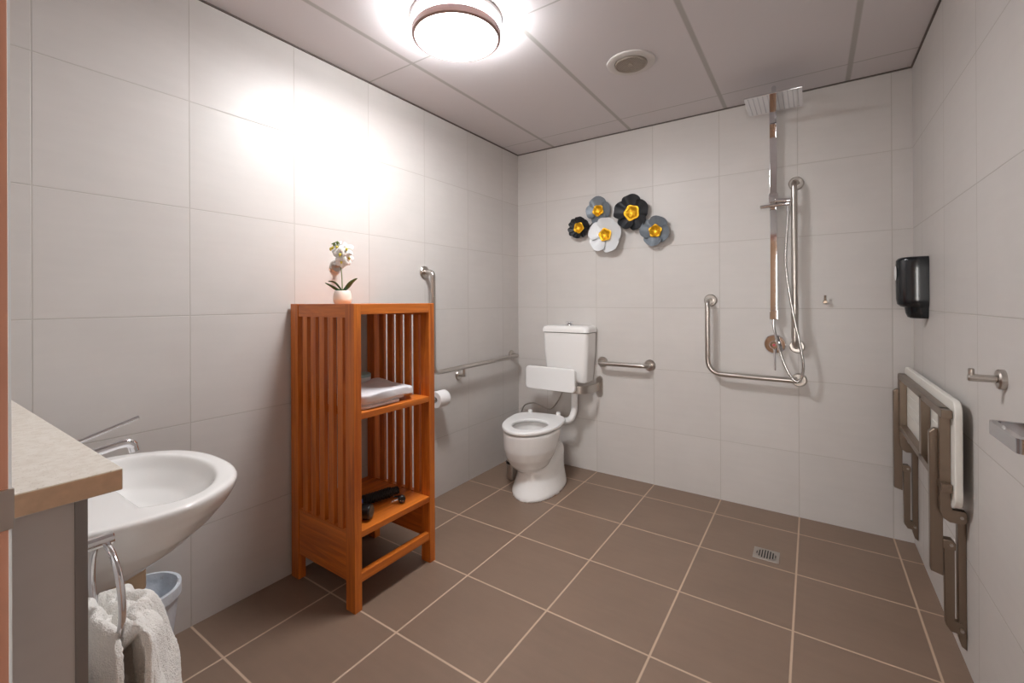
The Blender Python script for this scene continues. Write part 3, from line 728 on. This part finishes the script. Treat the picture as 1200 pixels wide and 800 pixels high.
# ------------------------------------------------------------------- basin
BX = .485
t = thing('wash_basin', 'white wall-hung ceramic wash basin on the low tiled wall', 'basin', (BX, YN, .6))
ZB = .83
PROF = [(.28,-3.078),(.305,-3.01),(.326,-2.94),(.335,-2.87),(.328,-2.80),(.296,-2.735),(.242,-2.668),(.186,-2.632),(.125,-2.612),(.06,-2.602),(0,-2.600)]
def brim(z, sx, fr, n=72):
    """rim outline scaled in width by sx with its front at y=fr"""
    P = catmull([V((a, b, 0)) for a, b in PROF], 8); D = (fr-(YN+.002))/(-2.6+3.078)
    half = [(sx*p.x, YN+.002+(p.y+3.078)*D) for p in P]
    L_ = [0]
    for a, b in zip(half, half[1:]): L_.append(L_[-1]+math.hypot(a[0]-b[0], a[1]-b[1]))
    m = n//2; res = []
    for k in range(m+1):
        d = L_[-1]*k/m; i = 0
        while i < len(L_)-2 and L_[i+1] < d: i += 1
        f = (d-L_[i])/max(L_[i+1]-L_[i], 1e-9)
        res.append((half[i][0]*(1-f)+half[i+1][0]*f, half[i][1]*(1-f)+half[i+1][1]*f))
    return [(BX-x, y, z) for x, y in res] + [(BX+x, y, z) for x, y in reversed(res[:-1])]
def bowl(z, hx, y0, y1, n=72):
    """inner bowl outline with the same point count, starting at the back left"""
    out = []; cy = (y0+y1)/2; D = (y1-y0)/2
    for k in range(n+1):
        a = PI + .52 - (PI+1.04)*k/n      # left-back round the front to right-back
        x = hx*math.cos(a); y = cy + D*math.sin(a)
        if y < y0+.03: y = y0+.03*(.0)+ (y-y0)*1.0
        out.append((BX+x, max(y, y0), z))
    return out
bs = MB()
outr = [(.578,.22,-2.92),(.588,.36,-2.885),(.625,.56,-2.80),(.675,.74,-2.715),(.722,.87,-2.662),(.768,.95,-2.622),(.80,.99,-2.604),(.822,1.0,-2.60),(ZB,.985,-2.606)]
inr = [(ZB,.268,-2.97,-2.648),(.822,.262,-2.967,-2.654),(.79,.248,-2.955,-2.672),(.74,.21,-2.935,-2.71),(.71,.15,-2.90,-2.76),(.70,.05,-2.86,-2.80)]
bs.rings([brim(*a) for a in outr] + [bowl(*a) for a in inr])
meshify(bs, .006, 'basin_bowl', M['ceramic'], t, 5)
c = MB(); c.lathe([(0,0),(.02,0),(.022,.003),(.018,.005),(0,.004)], (BX,-2.84,.706), 24); c.build('waste_plug', M['chrome'], t)
c = MB(); c.tube(bend([(BX-.005,-2.85,.60),(BX-.005,-2.85,.47),(BX-.02,-2.98,.44),(BX-.02,YN+.002,.46)], .05), .034, 20); c.cyl((BX-.005,-2.85,.56),(BX-.005,-2.85,.50), .041, n=24, bev=.004)
c.build('bottle_trap', M['trap'], t)
# basin mixer
TX, TY = BX, -3.018
t = thing('basin_mixer', 'chrome basin mixer with long lever handle behind the wash basin', 'mixer tap', (TX, TY, ZB))
c = MB(); c.lathe([(0,0),(.027,0),(.027,.004),(.023,.01),(.022,.095),(.0,.10)], (TX,TY,ZB), 32); c.build('mixer_body', M['chrome'], t)
c = MB(); c.tube([(TX,TY+.01,ZB+.075),(TX,TY+.07,ZB+.100),(TX,TY+.13,ZB+.112),(TX,TY+.165,ZB+.115),(TX,TY+.180,ZB+.103)], [.014,.0125,.012,.013,.013], 16, smooth=5); c.cyl((TX,TY+.176,ZB+.112),(TX,TY+.182,ZB+.086), .012, n=18); c.build('spout', M['chrome'], t)
c = MB(); c.cyl((TX,TY,ZB+.098),(TX,TY,ZB+.130), .021, n=24, bev=.004); c.tube([(TX,TY-.01,ZB+.12),(TX,TY+.06,ZB+.145),(TX,TY+.193,ZB+.185)], [.007,.0062,.006], 10); c.build('lever', M['chrome'], t)

# towel ring and hand towel
QX, QY, QZ, QR = .975, -3.018, .772, .098
t = thing('towel_ring', 'chrome towel ring on the low tiled wall beside the basin', 'towel ring', (QX, YN, QZ+QR))
c = MB(); c.box(QX-.022, QX+.022, YN+.0005, YN+.012, QZ+QR-.012, QZ+QR+.032, .002); c.cyl((QX,YN+.01,QZ+QR+.008),(QX,QY+.012,QZ+QR+.008), .012, n=20, bev=.002); c.build('ring_mount', M['chrome'], t)
pts = [(QX+QR*math.sin(2*PI*k/60), QY, QZ+QR*math.cos(2*PI*k/60)) for k in range(61)]
MB().tube(pts, .0062, 12, cap=False).build('ring', M['chrome'], t)
# towel: a cloth drawn through the ring, gathered at the bottom of the ring and fanning out below on both sides
tw = MB(); NB = QZ-QR
def towel_layer(mb, side, zb, seed):
    """one half of the towel, from over the ring bar down; side=+1 room side, -1 wall side"""
    n, m = 64, 40; rows = []
    for j in range(m+1):
        f = j/m
        # vertical path: rises a bit over the bar then falls
        z = NB+.012 + .048*math.sin(min(f*3.2, 1)*PI)*1.0 - max(0, f-.12)*(NB-zb)
        spread = .052 + .125*(1-math.exp(-f*3.2))
        dep = side*(.010 + .080*math.sin(min(1, f*2.0)*PI/2)*(1 if side > 0 else .45)) + (.012 if side > 0 else .004)
        row = []
        for k in range(n+1):
            u = k/n*2-1
            fold = math.sin(u*7.5+seed)*(.011+.006*f)*(1-.25*abs(u))
            edge = (1-abs(u)**2.2)
            row.append(V((QX + u*spread + .006*math.sin(7*f+u*4+seed), QY + dep*(.30+.70*edge) + fold*(1 if side > 0 else .5), z + .030*edge*math.exp(-f*6) - .012*abs(u)*math.exp(-f*4) + .004*noise.noise(V((u*5, f*8, seed))))))
        rows.append(row)
    return rows
r1 = towel_layer(tw, 1, .36, .4); r2 = towel_layer(tw, -1, .38, 2.1)
rows = list(reversed(r2)) + r1
bm = tw.bm; VV = [[bm.verts.new(p) for p in r] for r in rows]
for a, b in zip(VV, VV[1:]):
    for k in range(len(a)-1): bm.faces.new((a[k], a[k+1], b[k+1], b[k]))
for dy, dx, sd, zb_ in ((.026, .010, 1.3, .37), (.046, -.004, 3.0, .365)):      # gathered inner folds
    VV = [[bm.verts.new(V((QX+dx+(p.x-QX)*.97, QY+dy*min(1, j/8)+(p.y-QY)*.25+.008*math.sin((p.x-QX)*70+sd), p.z-.010))) for p in r] for j, r in enumerate(towel_layer(tw, 1, zb_, sd))]
    for a, b in zip(VV, VV[1:]):
        for k in range(len(a)-1): bm.faces.new((a[k], a[k+1], b[k+1], b[k]))
o = tw.build('hand_towel', M['towel'], None, angle=180, weighted=False)
tag(o, 'fluffy white hand towel hanging through the chrome towel ring', 'towel')
md = o.modifiers.new('thick', 'SOLIDIFY'); md.thickness = .012; md.offset = 0
md = o.modifiers.new('sub', 'SUBSURF'); md.levels = 1; md.render_levels = 2
tx = bpy.data.textures.new('terry', 'CLOUDS'); tx.noise_scale = .006
md = o.modifiers.new('pile', 'DISPLACE'); md.texture = tx; md.strength = .004; md.texture_coords = 'GLOBAL'

# waste bin
KX, KY = .128, -2.722
t = thing('waste_bin', 'small white woven-look waste bin under the wash basin', 'bin', (KX, KY, 0))
c = MB(); rings = []
HB = .305
for i in range(25):
    f = i/24; r = .082+.032*f
    rings.append([(KX+(r+.0016*(1 if (k//2+i) % 2 else -1)*(0 < i < 22))*math.cos(2*PI*k/96), KY+(r+.0016*(1 if (k//2+i) % 2 else -1)*(0 < i < 22))*math.sin(2*PI*k/96), .0005+f*(HB-.02)) for k in range(96)])
rings += [[(KX+r*math.cos(2*PI*k/96), KY+r*math.sin(2*PI*k/96), z) for k in range(96)] for r, z in ((.117,HB-.018),(.119,HB-.004),(.116,HB),(.111,HB),(.108,HB-.02),(.08,.01))]
c.rings(rings); c.build('bin_body', M['bin'], t, angle=60)
c = MB(); rings = []
for i in range(20):
    f = i/19
    if i < 4: r, z = .1215-.001*i*0, HB-.035+.012*i
    else: g_ = (i-4)/15; r, z = .110-.045*g_, HB+.002-.20*g_
    rings.append([(KX+(r+.005*noise.noise(V((math.cos(2*PI*k/72)*2.5, math.sin(2*PI*k/72)*2.5, f*4)))*(1 if i > 4 else .4))*math.cos(2*PI*k/72), KY+(r+.005*noise.noise(V((math.cos(2*PI*k/72)*2.5, math.sin(2*PI*k/72)*2.5, f*4)))*(1 if i > 4 else .4))*math.sin(2*PI*k/72), z) for k in range(72)])
c.rings(rings, False, True); c.build('bin_liner', M['liner'], t, angle=80)

# --------------------------------------------------------- camera and light
cam = bpy.data.cameras.new('camera'); co = bpy.data.objects.new('camera', cam); C.objects.link(co)
Rv = V((.82846704, .56001878, -.0046173)); Uv = V((.00437571, .00177158, .99998886)); Fv = V((-.56002072, .82847802, .00098278))
co.matrix_world = Matrix(((Rv.x, Uv.x, -Fv.x, 2.16367884), (Rv.y, Uv.y, -Fv.y, -3.30140677), (Rv.z, Uv.z, -Fv.z, 1.35817026), (0,0,0,1)))
cam.sensor_width = 36; cam.sensor_fit = 'HORIZONTAL'; cam.lens = 519.98/1200*36; cam.shift_y = -(400-352.2554)/1200
cam.clip_start = .01
scene.camera = co
w = bpy.data.worlds.new('world'); scene.world = w; w.use_nodes = True
bg = w.node_tree.nodes['Background']; bg.inputs[0].default_value = (1.0,.97,.93,1); bg.inputs[1].default_value = .4
vs = scene.view_settings
scene.display_settings.display_device = 'sRGB'
vs.view_transform = 'Standard'; vs.look = 'None'; vs.gamma = 1; vs.use_curve_mapping = False; vs.exposure = 0.43
